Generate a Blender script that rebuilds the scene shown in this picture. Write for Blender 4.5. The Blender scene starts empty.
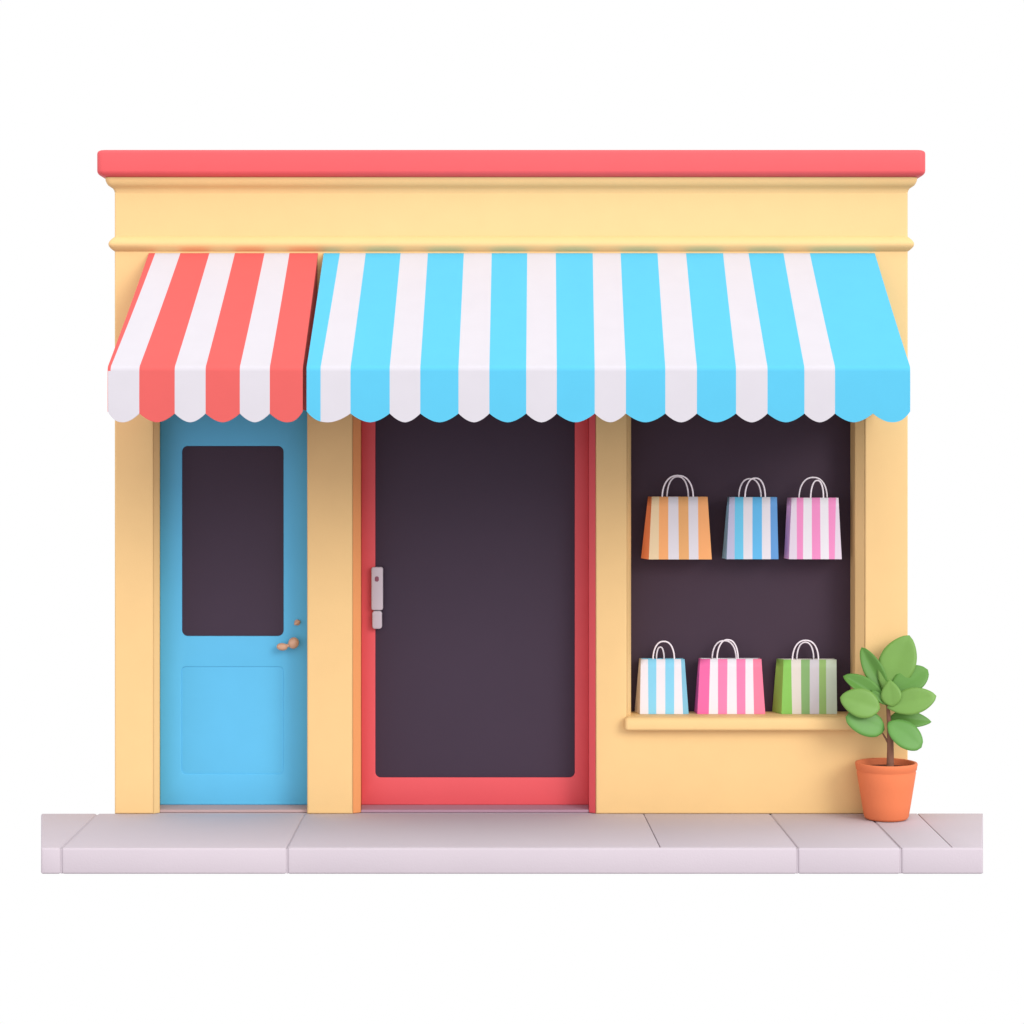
import bpy, bmesh, math
from math import sin, cos, pi, radians
from mathutils import Vector, Matrix

S, D, EZ, HZ = 160.0, 14.0, 2.3625, 436.0     # px per metre at the facade, camera distance, eye height, horizon row
def P(px, py, y=0.0):
    r = (D + y) / D
    return Vector(((px - 512) / S * r, y, EZ + (HZ - py) / S * r))
def X(px, y=0.0): return P(px, 0, y).x
def Z(py, y=0.0): return P(0, py, y).z

scene = bpy.context.scene
COL = scene.collection

# ------------------------------------------------------------------ materials
def lin(c):
    return tuple(((v/255)/12.92 if v/255 <= .04045 else ((v/255+.055)/1.055)**2.4) for v in c)
MATS = {}
def mat(name, rgb, rough=.62, spec=.25, metal=0.0, var=.03, bump=.0, scale=6.0, sheen=0.0):
    if name in MATS: return MATS[name]
    m = bpy.data.materials.new(name); m.use_nodes = True
    n, l = m.node_tree.nodes, m.node_tree.links
    b = n['Principled BSDF']
    b.inputs['Roughness'].default_value = rough
    b.inputs['Specular IOR Level'].default_value = spec
    b.inputs['Metallic'].default_value = metal
    tc = n.new('ShaderNodeTexCoord'); nz = n.new('ShaderNodeTexNoise')
    nz.inputs['Scale'].default_value = scale; nz.inputs['Detail'].default_value = 4
    l.new(tc.outputs['Object'], nz.inputs['Vector'])
    mx = n.new('ShaderNodeMix'); mx.data_type = 'RGBA'
    mx.inputs['A'].default_value = (*[max(0, v*(1-var)) for v in rgb], 1)
    mx.inputs['B'].default_value = (*[min(1, v*(1+var)) for v in rgb], 1)
    l.new(nz.outputs['Fac'], mx.inputs['Factor']); l.new(mx.outputs['Result'], b.inputs['Base Color'])
    if bump:
        bp = n.new('ShaderNodeBump'); bp.inputs['Strength'].default_value = bump; bp.inputs['Distance'].default_value = .01
        n2 = n.new('ShaderNodeTexNoise'); n2.inputs['Scale'].default_value = 90; n2.inputs['Detail'].default_value = 3
        l.new(tc.outputs['Object'], n2.inputs['Vector'])
        l.new(n2.outputs['Fac'], bp.inputs['Height']); l.new(bp.outputs['Normal'], b.inputs['Normal'])
    MATS[name] = m; return m

K = .70    # paint albedo relative to the colour the lit surface shows
def pm(name, c, k=K, **kw):
    return mat(name, tuple(v*k for v in lin(c)), **kw)
YEL   = pm('yellow_plaster', (255, 215, 149), k=.75, bump=.06)
ORNG  = pm('jamb_orange',   (255, 170, 105))  # orange tone of the left jamb at the red door
ROOF  = pm('red_roof_paint', (255, 104, 108), rough=.5)
RED   = pm('red_door_paint', (252, 100, 106), rough=.5)
ACR   = pm('red_canvas',     (250, 110, 106), k=.64, rough=.8)
ACW   = pm('white_canvas',   (238, 236, 243), k=.64, rough=.8)
ACB   = pm('sky_blue_canvas',(100, 216, 254), k=.66, rough=.8)
DBL   = pm('blue_door_paint',(100, 200, 246), k=.78, rough=.5)
DARK  = mat('dark_tinted_glass', (.050, .034, .054), rough=.5, spec=.12, var=.05, scale=2)
DARKW = mat('dark_display_backing', (.058, .038, .055), rough=.7, spec=.1, var=.05, scale=2)
CONC  = pm('pale_concrete', (223, 213, 221), k=.69, rough=.85, bump=.08, var=.025, scale=2.2)
THR1  = pm('threshold_stone', (214, 184, 182), k=.68, rough=.7)
THR2  = pm('threshold_metal', (200, 158, 176), k=.66, rough=.6)
STEEL = pm('brushed_steel', (215, 204, 212), k=.70, rough=.3, spec=.5)
SCRW  = pm('screw_dot', (165, 100, 120), k=.6)
BRASS = pm('copper_knob', (232, 182, 148), k=.70, rough=.35, spec=.5)
TERRA = pm('terracotta', (255, 142, 92), k=.68, rough=.7, bump=.05)
SOIL  = pm('dark_soil', (120, 60, 50), k=.5, rough=.9, bump=.6)
BARK  = pm('brown_bark', (165, 118, 95), k=.6, rough=.8, bump=.2)
LEAF  = pm('leaf_green', (130, 180, 84), k=.66, rough=.42, spec=.3, var=.10, scale=9)
LEAFD = pm('leaf_deep_green', (106, 164, 70), k=.66, rough=.42, spec=.3, var=.10, scale=9)
LEAFT = pm('leaf_blue_green', (108, 170, 78), k=.66, rough=.42, spec=.3, var=.10, scale=9)
CORD  = pm('white_cord', (250, 242, 248), k=.88, rough=.4)

# ------------------------------------------------------------------ helpers
def link(name, me, m=None, parent=None, smooth=None):
    o = bpy.data.objects.new(name, me); COL.objects.link(o)
    if m is not None:
        for q in (m if isinstance(m, (list, tuple)) else [m]): me.materials.append(q)
    if parent: o.parent = parent
    if smooth is not None:
        for f in me.polygons: f.use_smooth = True
        if smooth:
            try: me.set_sharp_from_angle(angle=radians(smooth))
            except Exception: pass
    return o
def tag(o, label=None, cat=None, group=None, kind=None):
    if label: o['label'] = label
    if cat: o['category'] = cat
    if group: o['group'] = group
    if kind: o['kind'] = kind
def empty(name, loc):
    e = bpy.data.objects.new(name, None); COL.objects.link(e); e.location = loc; e.empty_display_size = .1
    return e
def toparent(o, p):            # parent an object built in world coordinates under an Empty with a location
    o.parent = p
    if isinstance(o.data, bpy.types.Mesh) and p.type == 'EMPTY':
        o.data.transform(Matrix.Translation(-p.location))
    return o

def bevel_mod(o, w=.008, seg=3, ang=40):
    b = o.modifiers.new('bevel', 'BEVEL'); b.width = w; b.segments = seg
    b.limit_method = 'ANGLE'; b.angle_limit = radians(ang)
    b.harden_normals = False
    return o

def area2(p): return sum(p[i][0]*p[(i+1) % len(p)][1]-p[(i+1) % len(p)][0]*p[i][1] for i in range(len(p)))
def rrect(x0, z0, x1, z1, r, n=6):
    pts = []
    for cx, cz, a0 in ((x1-r, z1-r, 0), (x0+r, z1-r, 90), (x0+r, z0+r, 180), (x1-r, z0+r, 270)):
        for i in range(n+1):
            a = radians(a0+90*i/n); pts.append((cx+r*cos(a), cz+r*sin(a)))
    return pts
def plate(name, outer, holes, y0, y1, m, parent, bevel=.006, res=2, smooth=35):
    """Solid plate in the x-z plane between depths y0 (front) and y1, with holes and soft edges."""
    cu = bpy.data.curves.new('c', 'CURVE'); cu.dimensions = '2D'; cu.fill_mode = 'BOTH'
    for k, poly in enumerate([outer]+holes):
        a = area2(poly)
        if (k == 0 and a < 0) or (k > 0 and a > 0): poly = poly[::-1]
        s = cu.splines.new('POLY'); s.points.add(len(poly)-1); s.use_cyclic_u = True
        for p, (x, z) in zip(s.points, poly): p.co = (x, z, 0, 1)
    cu.extrude = (y1-y0)/2-bevel; cu.bevel_depth = bevel; cu.bevel_resolution = res; cu.offset = -bevel
    t = bpy.data.objects.new('t', cu); COL.objects.link(t)
    dg = bpy.context.evaluated_depsgraph_get()
    me = bpy.data.meshes.new_from_object(t.evaluated_get(dg))
    bpy.data.objects.remove(t); bpy.data.curves.remove(cu)
    me.transform(Matrix(((1, 0, 0, 0), (0, 0, -1, (y0+y1)/2), (0, 1, 0, 0), (0, 0, 0, 1))))
    me.materials.clear(); me.name = name
    bm = bmesh.new(); bm.from_mesh(me)
    bmesh.ops.remove_doubles(bm, verts=bm.verts, dist=1e-5)
    bmesh.ops.recalc_face_normals(bm, faces=bm.faces); bm.to_mesh(me); bm.free()
    o = link(name, me, m, None, smooth); toparent(o, parent)
    return o
def poly_obj(name, verts, faces, m, parent=None, mi=None, smooth=None):
    me = bpy.data.meshes.new(name); me.from_pydata([tuple(v) for v in verts], [], faces)
    bm = bmesh.new(); bm.from_mesh(me)
    if mi:
        for f, k in zip(bm.faces, mi): f.material_index = k
    bmesh.ops.recalc_face_normals(bm, faces=bm.faces); bm.to_mesh(me); bm.free()
    o = link(name, me, m, None, smooth)
    if parent: toparent(o, parent)
    return o
def box(name, x0, x1, y0, y1, z0, z1, m, parent, bevel=.006):
    v = [(x, y, z) for x in (x0, x1) for y in (y0, y1) for z in (z0, z1)]
    f = [(0, 1, 3, 2), (4, 6, 7, 5), (0, 4, 5, 1), (2, 3, 7, 6), (0, 2, 6, 4), (1, 5, 7, 3)]
    o = poly_obj(name, v, f, m, parent, smooth=30)
    if bevel: bevel_mod(o, bevel)
    return o
def prism_z(name, poly, z0, z1, m, parent, bevel=.004):
    """prism standing up: poly in (x, y)"""
    n = len(poly)
    v = [(x, y, z0) for x, y in poly]+[(x, y, z1) for x, y in poly]
    f = [tuple(range(n)), tuple(range(n, 2*n))]+[(i, (i+1) % n, n+(i+1) % n, n+i) for i in range(n)]
    o = poly_obj(name, v, f, m, parent, smooth=30)
    if bevel: bevel_mod(o, bevel, 2)
    return o

# ------------------------------------------------------------------ the shop
BXL, BXR, BYB = X(114.5), X(908), 1.9
shop = empty('shop_building', (0, 0, 0))
tag(shop, 'small yellow shop front with red roof edge, two striped awnings and dark windows', 'shop')

def ring(name, prof, m, closed_top=True, rad=.02, seg=5, y0=0.0):
    """moulding that runs round the whole building: prof = [(outward, z), ...]"""
    loops = []
    verts, faces = [], []
    for o_, z in prof:
        x0, x1, ya, yb = BXL-o_, BXR+o_, y0-o_, BYB+o_
        r = max(.004, rad+o_*.25)
        lp = []
        for cx, cy, a0 in ((x1-r, ya+r, -90), (x1-r, yb-r, 0), (x0+r, yb-r, 90), (x0+r, ya+r, 180)):
            for i in range(seg+1):
                a = radians(a0+90*i/seg); lp.append((cx+r*cos(a), cy+r*sin(a), z))
        loops.append(range(len(verts), len(verts)+len(lp))); verts += lp
    n = len(loops[0])
    for a, b in zip(loops, loops[1:]):
        for i in range(n): faces.append((a[i], a[(i+1) % n], b[(i+1) % n], b[i]))
    faces.append(tuple(loops[0])); faces.append(tuple(loops[-1]))
    return poly_obj(name, verts, faces, m, shop, smooth=50)

DB, DR, WB = .23, .23, .25          # recess depths: blue door, red door, window
TOPO = 2.62                         # top of openings, behind the awnings
bx0, bx1 = X(153.5), X(307)
rx0, rx1 = X(352.5), X(595.8)
wx0, wx1 = X(627), X(865)
sill_z = Z(714.1, .11)
outer = [(BXL, 0.0), (bx0, 0.0), (bx0, TOPO), (bx1, TOPO), (bx1, 0.0), (rx0, 0.0), (rx0, TOPO), (rx1, TOPO), (rx1, 0.0),
         (BXR, 0.0), (BXR, 3.93), (BXL, 3.93)]
win_hole = [(wx0, sill_z-.02), (wx1, sill_z-.02), (wx1, TOPO), (wx0, TOPO)]
wall = plate('wall', outer, [win_hole], 0.0, .29, YEL, shop, bevel=.012, res=3, smooth=40)
box('rear_wall', BXL+.004, BXR-.004, .292, BYB, 0.0, 3.93, YEL, shop, .012)
box('foundation', BXL+.02, BXR-.02, .03, BYB-.02, -.149, -.002, CONC, shop, .006)

ring('cornice', [(-.02, 3.868), (-.001, 3.874), (.0012, 3.884), (.005, 3.898), (.012, 3.910), (.026, 3.919), (.038, 3.927), (.046, 3.940), (.052, 3.955), (.054, 3.974), (-.05, 3.975)], YEL)
ring('string_course', [(-.02, 3.510), (-.002, 3.514), (.012, 3.524), (.026, 3.537), (.034, 3.548), (.037, 3.560), (.034, 3.573), (.025, 3.587), (.012, 3.600), (-.002, 3.612), (-.02, 3.614)], YEL)
def capprof():
    o_, zb, zt, r1, r2 = .098, 3.976, 4.141, .045, .024
    p = [(-.1, zb), (.045, zb)]
    for i in range(7):
        a = radians(-90+90*i/6); p.append((o_-r1+r1*cos(a), zb+r1*.8+r1*.8*sin(a)))
    for i in range(6):
        a = radians(90*i/5); p.append((o_-r2+r2*cos(a), zt-r2+r2*sin(a)))
    return p+[(-.1, zt)]
ring('roof_cap', capprof(), ROOF, rad=.02)

# blue door -----------------------------------------------------------------
yb = DB
dz0 = .0188
gl = [X(182, yb), Z(636, yb), X(283.5, yb), Z(446, yb)]
pn = [X(181.5, yb), Z(774, yb), X(283.2, yb), Z(667, yb)]
bd = plate('door', [(X(159.8, DB), dz0), (bx1-.004, dz0), (bx1-.004, TOPO-.004), (X(159.8, DB), TOPO-.004)],
           [rrect(gl[0], gl[1], gl[2], gl[3], .036), rrect(pn[0], pn[1], pn[2], pn[3], .028)], yb, yb+.045, DBL, shop, bevel=.006, res=3)
bd['label'] = 'blue door with dark window and recessed lower panel'
def sub(o, parent):   # re-parent a world-space mesh under a part whose origin is the shop origin
    o.parent = parent; return o
sub(plate('window_pane', rrect(gl[0]-.01, gl[1]-.01, gl[2]+.01, gl[3]+.01, .04), [], yb+.006, yb+.03, DARK, shop, bevel=.001), bd)
sub(plate('lower_panel', rrect(pn[0]-.01, pn[1]-.01, pn[2]+.01, pn[3]+.01, .03), [], yb+.0055, yb+.03, DBL, shop, bevel=.001), bd)

def ball(name, c, r, m, parent, rot=0, seg=24):
    bm = bmesh.new(); bmesh.ops.create_uvsphere(bm, u_segments=seg, v_segments=seg//2, radius=1)
    M = Matrix.Translation(c) @ Matrix.Rotation(rot, 4, 'Y') @ Matrix.Diagonal((*r, 1))
    bmesh.ops.transform(bm, matrix=M, verts=bm.verts)
    me = bpy.data.meshes.new(name); bm.to_mesh(me); bm.free()
    return link(name, me, m, parent, 0)
def join_bm(name, parts, m, parent):
    """parts: list of callables that add to a bmesh"""
    bm = bmesh.new()
    for p in parts: p(bm)
    me = bpy.data.meshes.new(name); bm.to_mesh(me); bm.free()
    return link(name, me, m, parent, 50)
def a_ball(c, r, rot=0, ax='Y', seg=24):
    def f(bm):
        g = bmesh.ops.create_uvsphere(bm, u_segments=seg, v_segments=seg//2, radius=1)
        bmesh.ops.transform(bm, matrix=Matrix.Translation(c) @ Matrix.Rotation(rot, 4, ax) @ Matrix.Diagonal((*r, 1)), verts=g['verts'])
    return f
def a_cyl(a, b, r0, r1=None, seg=20):
    def f(bm):
        a_, b_ = Vector(a), Vector(b); d = b_-a_
        g = bmesh.ops.create_cone(bm, cap_ends=True, segments=seg, radius1=r0, radius2=r0 if r1 is None else r1, depth=d.length)
        q = d.to_track_quat('Z', 'Y').to_matrix().to_4x4()
        bmesh.ops.transform(bm, matrix=Matrix.Translation((a_+b_)/2) @ q, verts=g['verts'])
    return f
kc = P(293.6, 643, yb-.05); lc = P(282.2, 646.8, yb-.055)
join_bm('door_knob', [a_cyl((kc.x, yb+.001, kc.z), (kc.x, yb-.012, kc.z), .030, .026), a_cyl((kc.x, yb-.010, kc.z), (kc.x, yb-.04, kc.z), .014),
        a_ball((kc.x, yb-.052, kc.z), (.034, .028, .037), radians(20)),
        a_cyl(kc+Vector((-.02, 0, -.012)), lc+Vector((.02, 0, .004)), .010, .012),
        a_ball(lc, (.036, .020, .024), radians(4))], BRASS, bd)
tc = P(297.2, 622.6, yb-.01)
join_bm('latch', [a_cyl((tc.x, yb+.001, tc.z), (tc.x, yb-.010, tc.z), .020, .017), a_ball((tc.x, yb-.016, tc.z), (.023, .012, .012), radians(-35))], BRASS, bd)
prism_z('threshold', [(X(159.9, .046), .046), (bx1-.001, .046), (bx1-.001, DB+.03), (X(159.9, DB), DB+.03), (X(159.9, DB), DB)], .0005, .0185, THR1, shop, .003)
prism_z('door_jamb', [(bx0+.001, .008), (X(159.8, .045), .045), (X(159.8, DB)-.001, DB-.001), (bx0+.001, DB-.001)], .001, TOPO-.003, YEL, shop)['label'] = 'yellow door jamb'

# red entrance ----------------------------------------------------------------
yr = DR
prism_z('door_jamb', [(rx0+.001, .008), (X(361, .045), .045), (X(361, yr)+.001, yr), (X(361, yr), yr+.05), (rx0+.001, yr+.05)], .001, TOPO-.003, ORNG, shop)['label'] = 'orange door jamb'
prism_z('door_jamb', [(rx1-.001, .008), (X(588.8, .045), .045), (X(588.8, yr)-.001, yr), (X(589, yr), yr+.05), (rx1-.001, yr+.05)], .001, TOPO-.003, RED, shop)['label'] = 'red door jamb'
g2 = [X(375.3, yr), Z(777.5, yr), X(574.8, yr), Z(398, yr)]
rd = plate('door', [(X(361, yr)+.001, dz0), (X(589, yr)-.001, dz0), (X(589, yr)-.001, TOPO-.004), (X(361, yr)+.001, TOPO-.004)],
           [rrect(g2[0], g2[1], g2[2], g2[3], .034)], yr, yr+.05, RED, shop, bevel=.006)
rd['label'] = 'red door with tall dark glass'
sub(plate('window_pane', rrect(g2[0]-.01, g2[1]-.01, g2[2]+.01, g2[3]+.01, .04), [], yr+.010, yr+.03, DARK, shop, bevel=.001), rd)
prism_z('threshold', [(X(361.1, .046), .046), (X(588.7, .046), .046), (X(588.7, DR), DR+.03), (X(361.1, DR), DR+.03)], .0005, .0185, THR2, shop, .003)
h = yr-.03
hp = plate('handle', rrect(X(371.3, h), Z(610.2, h), X(383, h), Z(567, h), .014), [], h-.012, yr+.001, STEEL, shop, bevel=.006); sub(hp, rd)
sub(plate('handle', rrect(X(372.2, h), Z(628.8, h), X(382, h), Z(610.8, h), .018), [], h-.014, yr+.001, STEEL, shop, bevel=.006), rd)
sub(plate('lock_cylinder', rrect(X(375, h), Z(581.5, h), X(379, h), Z(576.3, h), .011), [], h-.015, h-.008, SCRW, shop, bevel=.002), rd)

# display window ---------------------------------------------------------------
TD = .06
wtop = TOPO-.02
def strip(px_out, px_in, sgn):
    xo, xi = X(px_out), X(px_in, TD)
    xb = xi
    return prism_z('window_frame', [(xo+sgn*.001, .010), (xi, TD), (xb, WB+.004), (xo+sgn*.001, WB+.004)], sill_z-.018, TOPO-.002, YEL, shop, .003)
strip(627, 631, 1); strip(865, 855, -1)
wp = plate('window_back', [(wx0+.002, sill_z-.015), (wx1-.002, sill_z-.015), (wx1-.002, TOPO-.002), (wx0+.002, TOPO-.002)], [], WB, WB+.03, DARKW, shop, bevel=.002)
wp['label'] = 'dark back of the display window'
def sill():
    x0, x1 = X(625, -.07), X(862, -.07)
    zt, zb = sill_z, Z(731, -.07)
    prof = [(WB+.0, zt), (-.035, zt)]
    r = .035
    for i in range(1, 6):
        a = radians(90-90*i/6); prof.append((-.035-r*cos(a), zt-r+r*sin(a)))
    r2 = .018
    for i in range(0, 6):
        a = radians(-90*i/5); prof.append((-.070+r2-r2*cos(a), zb+r2+r2*sin(a)))
    prof += [(.03, zb), (.03, zt-.022), (WB, zt-.022)]
    # plain body: the part on the ledge spans the opening only, the nosing spans the full width
    v, f = [], []
    front = [p for p in prof if p[0] < .0] 
    nose = [(-.001, zt)]+front+[(-.001, zb)]
    n = len(nose)
    for x in (x0, x1): v += [(x, a, b) for a, b in nose]
    f += [tuple(range(n)), tuple(range(n, 2*n))]+[(i, (i+1) % n, n+(i+1) % n, n+i) for i in range(n)]
    o = poly_obj('window_sill', v, f, YEL, shop, smooth=35); bevel_mod(o, .018, 4, 60)
    box('window_ledge', wx0+.003, X(855, TD)-.002, .001, WB-.001, zt-.03, zt-.0005, YEL, shop, 0)
sill()

# awnings -------------------------------------------------------------------------
AY = -1.273            # depth at which the sheet turns into the valance (ratio 1.1)
AT = Z(253.2, 0.0)
AC = Z(366, AY)
CUSP, LOW = Z(413.5, AY), Z(422.3, AY)
def awning(label, top, bot, cols, mats, valance_edges, vcols, scal):
    aw = empty('awning', ((X(top[0])+X(top[-1]))/2, 0, AC)); aw.parent = shop
    aw['label'] = label
    r = .022
    # profile rows for the canopy: parameter t from wall to front, then a rounded corner
    rows = []
    for i in range(13):
        t = i/12; sag = -.012*sin(pi*t)
        rows.append((t, 0.0+(AY+r*1.2)*t-.004*(1-t), AT+(AC+.008-AT)*t+sag*.6))
    y_, z_ = rows[-1][1], rows[-1][2]
    for i in range(1, 6):
        a = i/5
        # quadratic turn from the slope down into the vertical
        c = (AY, AC-.002); e = (AY, AC-.028)
        yy = (1-a)**2*y_+2*a*(1-a)*c[0]+a*a*e[0]; zz = (1-a)**2*z_+2*a*(1-a)*c[1]+a*a*e[1]
        rows.append((1, yy, zz))
    ncol = []; cmi = []
    for i in range(len(top)-1):
        k = 3
        for j in range(k): ncol.append((top[i]+(top[i+1]-top[i])*j/k, bot[i]+(bot[i+1]-bot[i])*j/k)); cmi.append(cols[i])
    ncol.append((top[-1], bot[-1]))
    v, f, mi = [], [], []
    for t, y, z in rows:
        for a, b in ncol:
            xt, xb = X(a), X(b, AY)
            v.append((xt+(xb-xt)*min(1, -y/-AY if AY else 0), y, z))
    n = len(ncol)
    for i in range(len(rows)-1):
        for j in range(n-1):
            f.append((i*n+j, i*n+j+1, (i+1)*n+j+1, (i+1)*n+j)); mi.append(cmi[j])
    def addcloth(name, v, f, mi, th=.010):
        me = bpy.data.meshes.new(name); me.from_pydata([tuple(Vector(q)-aw.location) for q in v], [], f)
        for p, k in zip(me.polygons, mi): p.material_index = k
        o = link(name, me, mats, aw, 0)
        s = o.modifiers.new('s', 'SOLIDIFY'); s.thickness = th; s.offset = -1 if name != 'valance' else -1
        es = o.modifiers.new('e', 'EDGE_SPLIT'); es.split_angle = radians(40)
        return o
    def fix(v, f, ref):      # make normals face ref direction
        a, b, c = (Vector(v[i]) for i in f[0][:3])
        if (b-a).cross(c-a).dot(Vector(ref)) < 0: f[:] = [tuple(reversed(q)) for q in f]
    fix(v, f, (0, -1, 1))
    addcloth('canopy', v, f, mi)
    # valance: columns between stripe edges, each lobe scalloped
    zt = AC-.028
    v, f, mi = [], [], []
    xs = []
    cus = scal
    allx = []
    for i in range(len(cus)-1):
        m_ = 14
        for j in range(m_): allx.append(cus[i]+(cus[i+1]-cus[i])*j/m_)
    allx.append(cus[-1]); allx += [e for e in valance_edges if e not in allx]; allx = sorted(set(allx))
    def low(px):
        for i in range(len(cus)-1):
            if cus[i] <= px <= cus[i+1]:
                u = (px-cus[i])/(cus[i+1]-cus[i])
                first = (i == 0 and u < .5); last = (i == len(cus)-2 and u > .5)
                k = abs(2*u-1)
                if first or last: return LOW+(CUSP+.012-LOW)*k**2.6
                return LOW+(CUSP-LOW)*k**1.75
        return LOW
    nr = 5
    for px in allx:
        zl = low(px)
        for k in range(nr+1):
            q = k/nr
            v.append((X(px, AY), AY-.002*sin(pi*q), zt+(zl-zt)*q))
    for i in range(len(allx)-1):
        mid = (allx[i]+allx[i+1])/2
        c = 0
        for e, cc in zip(range(len(valance_edges)-1), vcols):
            if valance_edges[e] <= mid <= valance_edges[e+1]: c = cc
        for k in range(nr):
            a = i*(nr+1)+k; f.append((a, a+nr+1, a+nr+2, a+1)); mi.append(c)
    fix(v, f, (0, -1, 0))
    addcloth('valance', v, f, mi)
    # side panels
    for s_, pt, pb in ((1, top[0], bot[0]), (-1, top[-1], bot[-1])):
        if s_ == 1 and top[0] > 300: continue       # the two awnings meet here, one cloth side between them
        xt, xb = X(pt)+s_*.006, X(pb, AY)+s_*.006
        zb = CUSP+.022
        nx = 8
        up, dn = [], []
        for i in range(nx+1):
            t = i/nx; y = -.006+(AY+.016)*t
            up.append((xt+(xb-xt)*t, y, AT+(AC-AT)*t-.016))
        lobes = 8
        m_ = 8
        vv, ff = [], []
        for i in range(lobes*m_+1):
            t = i/(lobes*m_); y = -.006+(AY+.016)*t
            u = (t*lobes) % 1.0 if i < lobes*m_ else 0
            zl = zb
            vv += [(xt+(xb-xt)*t, y, AT+(AC-AT)*t-.016), (xt+(xb-xt)*t, y, zl)]
        for i in range(lobes*m_): ff.append((2*i, 2*i+1, 2*i+3, 2*i+2))
        me = bpy.data.meshes.new('side_panel'); me.from_pydata([tuple(Vector(q)-aw.location) for q in vv], [], ff)
        o = link('side_panel', me, mats[0], aw)
        s = o.modifiers.new('s', 'SOLIDIFY'); s.thickness = .008; s.offset = 0
    # frame bar behind the front edge, out of sight from the street
    xl, xr = X(bot[0], AY)+.03, X(bot[-1], AY)-.03
    join_bm('frame_bar', [a_cyl(Vector((xl, AY+.04, AC-.045))-aw.location, Vector((xr, AY+.04, AC-.045))-aw.location, .016)], STEEL, aw)
    return aw
r_top = [149, 155.4, 180.5, 209.5, 235, 264.6, 289.5, 317.9]
r_bot = [107.6, 110.6, 139.3, 174.7, 205.6, 239.8, 269.8, 302.7]
awning('red and white striped awning', r_top, r_bot, [0, 1, 0, 1, 0, 1, 0], [ACR, ACW],
       [107.6, 108.0, 139.3, 174.7, 205.6, 239.8, 269.8, 302.7], [0, 1, 0, 1, 0, 1, 0],
       [107.6, 139.3, 174.7, 205.6, 239.8, 269.8, 302.7])
b_top = [323.8, 339.9, 365.8, 400.6, 427.9, 463.8, 491.7, 527.2, 555.8, 592.7, 620.6, 657.5, 686, 723, 748.4, 783.4, 809.7, 874.7]
b_bot = [306.6, 320.6, 350.5, 389.7, 420.3, 458.5, 489.4, 526.2, 556.8, 594.7, 625.9, 665.3, 696.9, 736, 767.5, 804.4, 835, 910.2]
bc = [i % 2 for i in range(len(b_top)-1)]
awning('wide sky blue and white striped awning', b_top, b_bot, bc, [ACB, ACW], b_bot, bc,
       [306.6]+b_bot[2:-1]+[873, 910.2])

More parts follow.
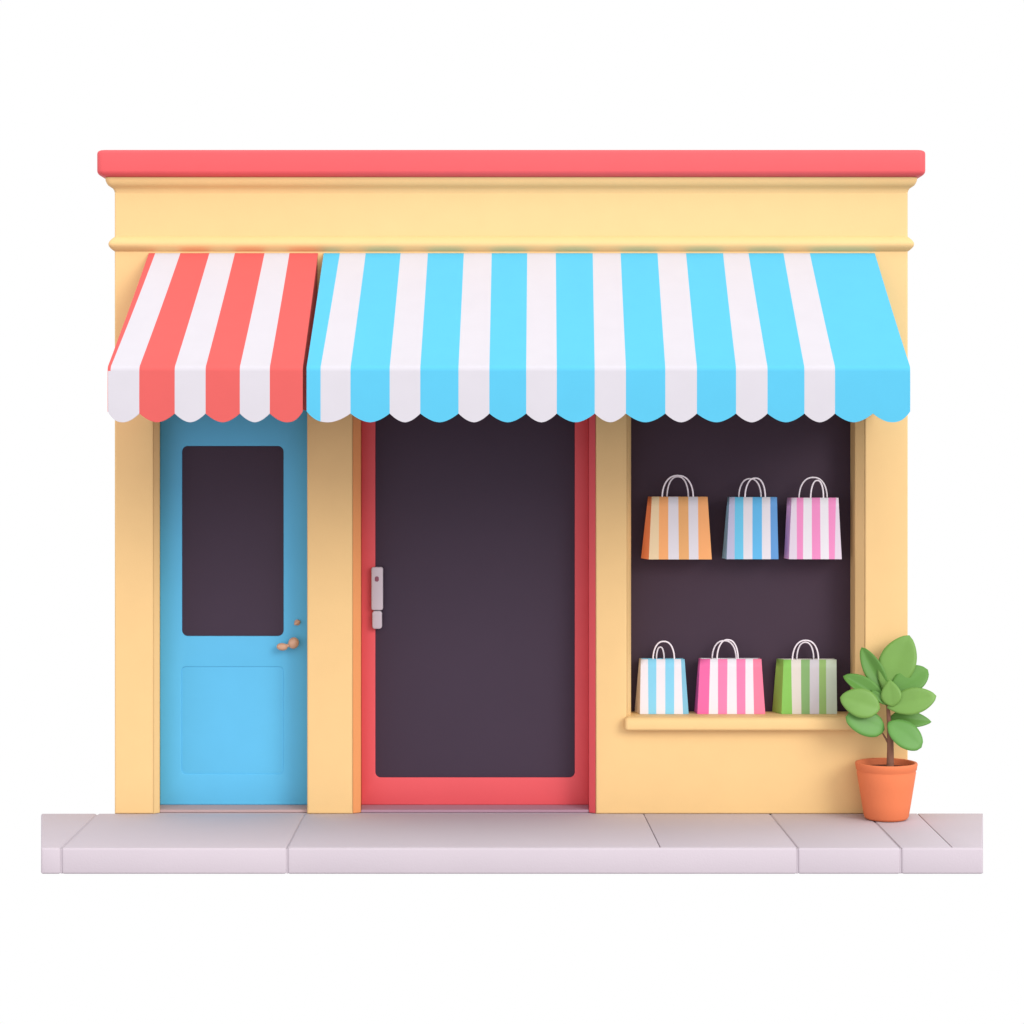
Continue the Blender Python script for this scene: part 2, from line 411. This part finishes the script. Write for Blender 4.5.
# ------------------------------------------------------------------ pavement
def pavement():
    dF = -D*(1-1/1.09)
    dB = .022
    # joints: (back px, front px, full depth?)
    J = [(97.5, 61), (305, 287), (769.5, 797.5), (867.5, 901)]
    top_only = [(643.5, 660.5), (917.5, 953)]
    edges = [(41, 41)]+J+[(983, 983)]
    bm = bmesh.new()
    g = .004
    zb = Z(874.2, dF)
    zbk = -.001
    for i in range(len(edges)-1):
        cuts = [edges[i]]+[t for t in top_only if edges[i][0] < t[0] < edges[i+1][0] and edges[i][1] < t[1] < edges[i+1][1]]+[edges[i+1]]
        for k in range(len(cuts)-1):
            (a0, a1), (c0, c1) = cuts[k], cuts[k+1]
            real_l = (k == 0); real_r = (k == len(cuts)-2)
            gl_ = g if real_l and i > 0 else (.0022 if not real_l else 0); gr_ = g if real_r and i < len(edges)-2 else (.0022 if not real_r else 0)
            yf = dF if (real_l and real_r) else dF+.03
            xs = (X(a0, dB)+gl_, X(c0, dB)-gr_, X(c1, dF)-gr_, X(a1, dF)+gl_)
            def slab(xs, yf, z0, z1, bev):
                v = [bm.verts.new(q) for q in ((xs[0], dB, z0), (xs[1], dB, z0), (xs[2], yf, z0), (xs[3], yf, z0), (xs[0], dB, z1), (xs[1], dB, z1), (xs[2], yf, z1), (xs[3], yf, z1))]
                fs = [bm.faces.new([v[q] for q in t]) for t in ((0, 1, 2, 3), (4, 7, 6, 5), (0, 4, 5, 1), (1, 5, 6, 2), (2, 6, 7, 3), (3, 7, 4, 0))]
                es = {e for f_ in fs for e in f_.edges}
                bmesh.ops.bevel(bm, geom=list(es), offset=bev, segments=3, affect='EDGES', profile=.5)
            if real_l and real_r: slab(xs, dF, zb, 0.0, .012)
            else: slab(xs, dF+.03, -.011, 0.0, .004)
        if len(cuts) > 2:      # kerb stone and base carrying the split top
            (a0, a1), (c0, c1) = cuts[0], cuts[-1]
            gl_ = g if i > 0 else 0; gr_ = g if i < len(edges)-2 else 0
            def slab2(y0, y1, z0, z1, bev):
                tf = lambda y: (y-dB)/(dF-dB)
                L = lambda y: X(a0, dB)+(X(a1, dF)-X(a0, dB))*tf(y)+gl_
                R = lambda y: X(c0, dB)+(X(c1, dF)-X(c0, dB))*tf(y)-gr_
                v = [bm.verts.new(q) for q in ((L(y1), y1, z0), (R(y1), y1, z0), (R(y0), y0, z0), (L(y0), y0, z0), (L(y1), y1, z1), (R(y1), y1, z1), (R(y0), y0, z1), (L(y0), y0, z1))]
                fs = [bm.faces.new([v[q] for q in t]) for t in ((0, 1, 2, 3), (4, 7, 6, 5), (0, 4, 5, 1), (1, 5, 6, 2), (2, 6, 7, 3), (3, 7, 4, 0))]
                es = {e for f_ in fs for e in f_.edges}
                bmesh.ops.bevel(bm, geom=list(es), offset=bev, segments=3, affect='EDGES', profile=.5)
            slab2(dF, dF+.028, zb, 0.0, .012)
            slab2(dF+.029, dB-.004, zb, -.0115, .001)
    tf0 = lambda px0, px1, y: X(px0, dB)+(X(px1, dF)-X(px0, dB))*((y-dB)/(dF-dB))
    for (a0, a1) in J:          # mortar standing a little back in each joint
        yF, yB = dF+.010, dB-.01
        vs = []
        for z in (zb+.0005, -.007):
            for y, s_ in ((yB, -1), (yB, 1), (yF, 1), (yF, -1)): vs.append(bm.verts.new((tf0(a0, a1, y)+s_*.0044, y, z)))
        for t in ((0, 1, 2, 3), (4, 7, 6, 5), (0, 4, 5, 1), (1, 5, 6, 2), (2, 6, 7, 3), (3, 7, 4, 0)): bm.faces.new([vs[q] for q in t])
    bmesh.ops.recalc_face_normals(bm, faces=bm.faces)
    me = bpy.data.meshes.new('pavement'); bm.to_mesh(me); bm.free()
    o = link('pavement', me, CONC, None, 35)
    tag(o, 'pale grey paving slabs with a low kerb edge in front of the shop', 'pavement', kind='structure')
    # joint bed, seen only down in the joints
    return o
pavement()

# ------------------------------------------------------------------ paper bags
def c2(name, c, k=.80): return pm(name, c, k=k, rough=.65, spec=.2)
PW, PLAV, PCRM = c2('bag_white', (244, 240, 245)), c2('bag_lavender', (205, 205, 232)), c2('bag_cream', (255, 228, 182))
BAGS = [
 dict(lab='orange and white striped paper bag, left of the three hanging in the upper row', yf=.06, ty=496.8, by=559.4,
      sT=648, sB=641, top=[651.8, 659.2, 668.3, 678.3, 688.3, 698, 707.6], bot=[648.8, 658.8, 668.3, 678.9, 689, 698.5, 711.8],
      cols=[PCRM, c2('bag_orange', (255, 180, 116), .9), PW, c2('bag_light_orange', (255, 190, 122)), PW, c2('bag_orange', (255, 180, 116), .9)], side=c2('bag_orange_lit_side', (255, 150, 100), 1.1),
      h=[(662.2, 693.2, 475.4), (667, 688.3, 476.6)]),
 dict(lab='blue and white striped paper bag, middle of the upper row beside the pink one', yf=.06, ty=497.2, by=559.2,
      sT=727.6, sB=722, top=[729.5, 734.9, 743.4, 752.5, 762, 770.3, 777], bot=[726.6, 734.6, 743.4, 752.5, 762, 770.8, 778.5],
      cols=[PLAV, c2('bag_cyan', (118, 215, 250)), PW, c2('bag_sky', (108, 200, 250)), PW, c2('bag_shaded_blue', (108, 168, 228))], side=c2('bag_blue_lit_side', (140, 185, 212), 1.1),  # last stripe is a darker blue: shade on that edge painted in
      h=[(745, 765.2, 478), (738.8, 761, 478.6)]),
 dict(lab='light pink and white striped paper bag, right end of the upper row', yf=.06, ty=497.8, by=559.2,
      sT=787.2, sB=784, top=[791.6, 796.7, 803.5, 811.8, 820.1, 828.4, 836, 838.5], bot=[789, 797, 803, 812, 820.6, 829, 834.8, 841.8],
      cols=[c2('bag_pale_pink', (236, 222, 236)), c2('bag_pink', (250, 152, 205)), PW, c2('bag_pink', (250, 152, 205)), PW, c2('bag_pink', (250, 152, 205)), c2('bag_pale_pink', (236, 222, 236))], side=c2('bag_pink_lit_side', (255, 185, 225), 1.1),
      h=[(810.6, 823.4, 480.4), (799, 827, 477.4)]),
 dict(lab='small light blue and white striped paper bag standing at the left end of the sill', yf=.11, ty=659.2, by=713.9,
      sT=639.3, sB=634.6, top=[640.8, 648, 656.4, 665.3, 674.2, 681, 684.6], bot=[640, 648.4, 656.3, 665.3, 674.2, 683, 688.7],
      cols=[PW, c2('bag_pale_sky', (142, 218, 246)), PW, c2('bag_pale_sky', (142, 218, 246)), PW, c2('bag_dull_sky', (136, 200, 225))], side=c2('bag_pale_lit_side', (215, 205, 200), 1.1),
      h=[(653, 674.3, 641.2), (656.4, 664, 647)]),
 dict(lab='hot pink and white striped paper bag standing in the middle of the sill', yf=.11, ty=659.0, by=713.9,
      sT=698.6, sB=694.2, top=[700, 710.2, 718, 727.5, 736.4, 745.5, 753, 761.4], bot=[697.5, 708.8, 718, 727, 736.9, 745.5, 754, 765.3],
      cols=[c2('bag_hot_pink', (246, 112, 172)), PW, c2('bag_rose', (255, 138, 184)), PW, c2('bag_rose', (255, 138, 184)), PW, c2('bag_coral_pink', (255, 136, 166))], side=c2('bag_hot_pink_lit_side', (236, 104, 170), 1.1),
      h=[(717, 738, 639.6), (712.2, 736, 640.6)]),
 dict(lab='green and cream striped paper bag standing at the right end of the sill', yf=.11, ty=659.6, by=714.0,
      sT=776.6, sB=772.2, top=[783.6, 791.2, 801, 809.8, 819.2, 826, 836.5], bot=[781.5, 792.2, 801.4, 809.8, 819.2, 826.4, 837.1],
      cols=[c2('bag_lime', (142, 204, 96)), c2('bag_bone', (232, 224, 212)), c2('bag_sage', (140, 182, 116)), c2('bag_light_grey', (214, 208, 212)), c2('bag_olive', (154, 190, 112)), c2('bag_grey_green', (200, 212, 190))], side=c2('bag_green_lit_side', (142, 184, 84), 1.1),
      h=[(792.4, 818.4, 640.2), (796.8, 813.6, 642.2)]),
]
def tube(name, pts, rad, m, parent, seg=8):
    pts = [Vector(p) for p in pts]; v, f = [], []
    for i, p in enumerate(pts):
        d = (pts[min(i+1, len(pts)-1)]-pts[max(i-1, 0)]).normalized()
        a = d.cross(Vector((0, 1, 0)));  a = a.normalized() if a.length > 1e-4 else Vector((1, 0, 0)); b = d.cross(a)
        rr = rad[i] if isinstance(rad, list) else rad
        for k in range(seg): t = 2*pi*k/seg; v.append(p+a*cos(t)*rr+b*sin(t)*rr)
    n = len(pts)
    for i in range(n-1):
        for k in range(seg): f.append((i*seg+k, i*seg+(k+1) % seg, (i+1)*seg+(k+1) % seg, (i+1)*seg+k))
    f += [tuple(range(seg)), tuple(range((n-1)*seg, n*seg))]
    me = bpy.data.meshes.new(name); me.from_pydata([tuple(q) for q in v], [], f)
    bm = bmesh.new(); bm.from_mesh(me); bmesh.ops.recalc_face_normals(bm, faces=bm.faces); bm.to_mesh(me); bm.free()
    return link(name, me, m, parent, 60)
def bag(b):
    yf = b['yf']; dep = .13
    yk = yf+dep
    zb, zt = Z(b['by'], yf), Z(b['ty'], yf+.03)
    if b['by'] > 700: zb = sill_z+.0005
    x0 = X((b['bot'][0]+b['bot'][-1])/2, yf)
    e = empty('paper_bag', (x0, yf+dep/2, zb)); o0 = e.location
    tag(e, b['lab'], 'shopping bag', 'striped paper shopping bags in the display window')
    yt0, yt1 = yf+.035, yk-.035          # the mouth is pinched narrower than the base
    mats, mi, v, f = [], [], [], []
    def mid(m):
        if m not in mats: mats.append(m)
        return mats.index(m)
    n = len(b['top']); R = 6
    def pt(t, xb, xt, y0_, y1_, bow=0): return Vector((xb+(xt-xb)*t, y0_+(y1_-y0_)*t+bow*sin(pi*t), zb+(zt-zb)*t))
    for r_ in range(R+1):
        t = r_/R
        for k in range(n):
            v.append(pt(t, X(b['bot'][k], yf), X(b['top'][k], yt0), yf, yt0, .004))
    for r_ in range(R):
        for k in range(n-1): a = r_*n+k; f.append((a, a+1, a+n+1, a+n)); mi.append(mid(b['cols'][k]))
    # back corners
    xbl, xtl = X(b['sB'], yk), X(b['sT'], yt1)
    xbr, xtr = X(b['bot'][-1], yf)-.004, X(b['top'][-1], yt0)-.004
    base = len(v); sm = mid(b['side'])  # side colour brightened to make up for low light in the recess
    for r_ in range(R+1):
        t = r_/R
        fl, fr = v[r_*n], v[r_*n+n-1]
        bl, br = pt(t, xbl, xtl, yk, yt1), pt(t, xbr, xtr, yk, yt1)
        inn = .012*t                      # gusset fold
        ml = (fl+bl)/2+Vector((inn, 0, 0)); mr = (fr+br)/2-Vector((inn+.002, 0, 0))
        v += [ml, bl, br, mr]
    for r_ in range(R):
        q0, q1 = base+r_*4, base+(r_+1)*4; a0, a1 = r_*n, (r_+1)*n; c0, c1 = a0+n-1, a1+n-1
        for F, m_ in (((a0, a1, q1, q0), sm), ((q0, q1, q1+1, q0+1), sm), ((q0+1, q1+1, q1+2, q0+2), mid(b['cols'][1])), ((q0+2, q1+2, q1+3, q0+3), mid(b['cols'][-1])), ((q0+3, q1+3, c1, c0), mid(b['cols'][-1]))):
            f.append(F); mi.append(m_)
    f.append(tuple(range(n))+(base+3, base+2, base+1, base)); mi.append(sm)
    me = bpy.data.meshes.new('bag_body'); me.from_pydata([tuple(q-o0) for q in v], [], f)
    for p, k in zip(me.polygons, mi): p.material_index = k
    bm = bmesh.new(); bm.from_mesh(me); bmesh.ops.recalc_face_normals(bm, faces=bm.faces); bm.to_mesh(me); bm.free()
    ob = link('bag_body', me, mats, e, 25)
    s = ob.modifiers.new('s', 'SOLIDIFY'); s.thickness = .003; s.offset = -1
    for hi, (a, c, ap) in enumerate(b['h']):
        yh = (yt0+.006) if hi == 0 else (yt1-.006)
        xa, xc, zap = X(a, yh), X(c, yh), Z(ap, yh)
        zbase = zt-.03; pts = []
        hh = zap-zt
        for i in range(25):
            u = pi*i/24
            xx = (xa+xc)/2-(xc-xa)/2*(1 if abs(cos(u)) > 1 else math.copysign(abs(cos(u))**.85, cos(u)))
            pts.append(Vector((xx, yh-.012*sin(u) if hi == 0 else yh-.006*sin(u), zt+hh*sin(u)))-o0)
        pts = [Vector((xa, yh, zbase))-o0]+pts+[Vector((xc, yh, zbase))-o0]
        tube('handle', pts, .0050, CORD, e)
for b in BAGS: bag(b)

# ------------------------------------------------------------------ potted plant
PY = -.185
pc = P(886.3, 0, PY); PX = pc.x
plant = empty('potted_plant', (PX, PY, 0)); po = plant.location
tag(plant, 'small green broad leaved plant in an orange terracotta pot by the right pillar', 'plant')
def lathe(name, prof, m, parent, seg=56):
    v, f = [], []
    for r_, z in prof:
        for k in range(seg): a = 2*pi*k/seg; v.append((r_*cos(a), r_*sin(a), z))
    for i in range(len(prof)-1):
        for k in range(seg): f.append((i*seg+k, i*seg+(k+1) % seg, (i+1)*seg+(k+1) % seg, (i+1)*seg+k))
    f += [tuple(range(seg))[::-1], tuple(range((len(prof)-1)*seg, len(prof)*seg))]
    me = bpy.data.meshes.new(name); me.from_pydata(v, [], f)
    bm = bmesh.new(); bm.from_mesh(me); bmesh.ops.recalc_face_normals(bm, faces=bm.faces); bm.to_mesh(me); bm.free()
    return link(name, me, m, parent, 40)
RT = Z(762, PY); rr = 31.0/S*(D+PY)/D; rb = 21.8/S*(D+PY)/D
def pr(z): return rb+(rr-rb)*z/RT
lathe('pot', [(rb-.03, .001), (rb-.016, .002), (rb-.005, .008), (pr(.02)-.001, .02), (pr(.1), .1), (pr(.2), .2), (pr(RT-.062), RT-.062), (pr(RT-.054)-.003, RT-.054), (pr(RT-.048)-.003, RT-.048), (pr(RT-.042)+.001, RT-.042), (rr-.003, RT-.022), (rr, RT-.010), (rr-.003, RT-.002), (rr-.010, RT), (rr-.019, RT-.003), (rr-.023, RT-.012), (rr-.03, RT-.05), (rb-.03, .02)], TERRA, plant)
lathe('soil', [(rr-.04, RT-.10), (rr-.031, RT-.045), (rr-.05, RT-.036), (.03, RT-.028), (.005, RT-.026)], SOIL, plant)
def L(px, py, dy=0.0): return P(px, py, PY+dy)-po
tube('stem', [L(890.2, 766), L(890.4, 750), L(890.3, 738), L(889, 722), L(888.3, 712), L(887.6, 700, .0), L(886.5, 690)], [.023, .021, .020, .014, .012, .010, .005], BARK, plant, 14)
tube('branch', [L(889.5, 745), L(886, 739), L(882.2, 732.5, -.01)], [.008, .006, .004], BARK, plant)
tube('branch', [L(890.5, 738), L(891.5, 732, -.01), L(891, 724, -.02)], [.018, .012, .006], BARK, plant)
def leaf(base, tip, w, m, nrm=(0, -1, .25), fold=.22, arch=.10, pw=.9, blunt=.75, th=.011):
    """one blade: base and tip are 3-d, w its full width (m), nrm the way its face looks"""
    B, T = Vector(base), Vector(tip); ax = T-B; Ln = ax.length; ax.normalize()
    N = Vector(nrm); N = (N-ax*N.dot(ax)).normalized(); Sd = ax.cross(N)
    nu, nv = 22, 10; v, f = [], []
    for side in (1, -1):
        for i in range(nu+1):
            u = i/nu
            wd = w/2*(sin(pi*min(1, u**pw))**blunt)*(1 if u < 1 else 0)+.0005
            if u < .12: wd = max(wd*.9, .004)
            for j in range(nv+1):
                q = -1+2*j/nv
                edge = math.sqrt(max(0, 1-q*q))
                h = fold*wd*(abs(q)**1.4)-arch*Ln*(u-.3)**2*1.2+side*th*(.15+.85*edge)*min(1, 5*sin(pi*min(max(u, .02), .985)))
                if side == 1 : h -= .0022*math.exp(-(q/.10)**2)*sin(pi*u)
                v.append(B+ax*(u*Ln)+Sd*(q*wd)+N*h)
    M_ = (nu+1)*(nv+1)
    for i in range(nu):
        for j in range(nv):
            a = i*(nv+1)+j
            f.append((a, a+1, a+nv+2, a+nv+1)); f.append((M_+a, M_+a+nv+1, M_+a+nv+2, M_+a+1))
    for i in range(nu):
        for j in (0, nv):
            a = i*(nv+1)+j; f.append((a, a+nv+1, M_+a+nv+1, M_+a))
    for i in (0, nu):
        for j in range(nv): a = i*(nv+1)+j; f.append((a, a+1, M_+a+1, M_+a))
    me = bpy.data.meshes.new('leaf'); me.from_pydata([tuple(q) for q in v], [], f)
    bm = bmesh.new(); bm.from_mesh(me); bmesh.ops.recalc_face_normals(bm, faces=bm.faces); bm.to_mesh(me); bm.free()
    return link('leaf', me, m, plant, 0)
s = 1/S
leaf(L(884, 693, .03), L(909.5, 635, .06), 36*s, LEAF, (-.15, -1, .15), pw=1.05, blunt=.68, fold=.12)                     # big, top
leaf(L(886.5, 694, .05), L(861.5, 647.5, .08), 19*s, LEAFD, (-.3, -.8, .3), pw=1.0, fold=.5, blunt=.62)             # narrow, top left
leaf(L(889, 693, .0), L(928, 669, .02), 27*s, LEAFD, (-.1, -1, .45), pw=1.2, blunt=.6, fold=.15)              # upper right
leaf(L(887, 707.5, -.04), L(936.5, 695.5, -.07), 26*s, LEAF, (.15, -1, .35), pw=1.05, blunt=.66, fold=.15)               # mid right
leaf(L(892.5, 707, -.055), L(889.5, 679.5, -.035), 20*s, LEAF, (-.2, -1, .2), pw=.8, blunt=.85, fold=.1)        # small, centre
leaf(L(887, 704, .0), L(844, 675, .03), 19*s, LEAFD, (-.1, -.8, .6), pw=1.15, fold=.6, blunt=.6)             # upper left
leaf(L(886.5, 705, -.03), L(871, 690, -.01), 8*s, LEAFD, (-.1, -.9, .4), pw=1.0, fold=.3)             # small, behind mid left
leaf(L(880, 709, -.05), L(840.5, 697, -.05), 29*s, LEAF, (-.1, -1, .3), pw=.9, blunt=.6, fold=.12)              # mid left
leaf(L(884.5, 729.5, -.02), L(846.5, 716.5, -.06), 26*s, LEAFT, (.0, -1, .35), pw=.92, blunt=.5, fold=.1)             # lower left
leaf(L(888, 719, .02), L(932, 721, .03), 18*s, LEAFD, (.0, -.9, .5), pw=.85, fold=.3)                     # thin, lower right
leaf(L(888, 722.5, -.04), L(922, 747, -.09), 27*s, LEAFT, (.15, -1, .35), pw=1.05, blunt=.5, fold=.1)              # bottom right

# ------------------------------------------------------------------ world, lamps, camera
w = bpy.data.worlds.new('World'); scene.world = w; w.use_nodes = True
n, l = w.node_tree.nodes, w.node_tree.links
bg = n['Background']; bg.inputs['Strength'].default_value = 1.0
tc = n.new('ShaderNodeTexCoord'); sp = n.new('ShaderNodeSeparateXYZ'); l.new(tc.outputs['Generated'], sp.inputs[0])
m1 = n.new('ShaderNodeMapRange'); m1.interpolation_type = 'SMOOTHSTEP'
m1.inputs['From Min'].default_value = .15; m1.inputs['From Max'].default_value = .6
l.new(sp.outputs['Y'], m1.inputs['Value'])
m2 = n.new('ShaderNodeMapRange'); m2.inputs['From Min'].default_value = -1; m2.inputs['From Max'].default_value = 1
l.new(sp.outputs['Z'], m2.inputs['Value'])
lo = n.new('ShaderNodeValToRGB'); cr = lo.color_ramp       # added unseen fill: brightest at the horizon to lift the awning shade
cr.elements[0].position = .05; cr.elements[0].color = (.34, .31, .33, 1)
cr.elements[1].position = .95; cr.elements[1].color = (.80, .78, .80, 1)
for p_, c_ in ((.36, (.66, .61, .65, 1)), (.50, (1.78, 1.66, 1.74, 1)), (.66, (1.30, 1.25, 1.31, 1))):
    e_ = cr.elements.new(p_); e_.color = c_
l.new(m2.outputs['Result'], lo.inputs['Fac'])
mx = n.new('ShaderNodeMix'); mx.data_type = 'RGBA'; mx.inputs['B'].default_value = (1, 1, 1, 1)
l.new(lo.outputs['Color'], mx.inputs['A']); l.new(m1.outputs['Result'], mx.inputs['Factor'])
l.new(mx.outputs['Result'], bg.inputs['Color'])

def sun(name, az, el, strength, ang, col=(1, .97, .93)):
    la = bpy.data.lights.new(name, 'SUN'); la.energy = strength; la.angle = radians(ang); la.color = col
    o = bpy.data.objects.new(name, la); COL.objects.link(o)
    d = Vector((sin(radians(az))*cos(radians(el)), -cos(radians(az))*cos(radians(el)), sin(radians(el))))
    o.rotation_euler = d.to_track_quat('Z', 'Y').to_euler(); o.location = d*9
    return o
sun('key_light', 40, 24, 1.35, 26, (1, .99, .95))
sun('overhead_fill', 15, 58, 1.1, 60, (1, 1, .98))  # added soft fill from above, brightens awning slopes and paving

cam = bpy.data.cameras.new('camera'); co = bpy.data.objects.new('camera', cam); COL.objects.link(co)
co.location = (0, -D, EZ); co.rotation_euler = (radians(90), 0, 0)
cam.sensor_width = 36; cam.lens = S*D/1024*36; cam.shift_y = -(512-HZ)/1024; cam.clip_end = 200
scene.camera = co
scene.view_settings.view_transform = 'Standard'; scene.view_settings.look = 'None'
scene.view_settings.exposure = 0; scene.view_settings.gamma = 1
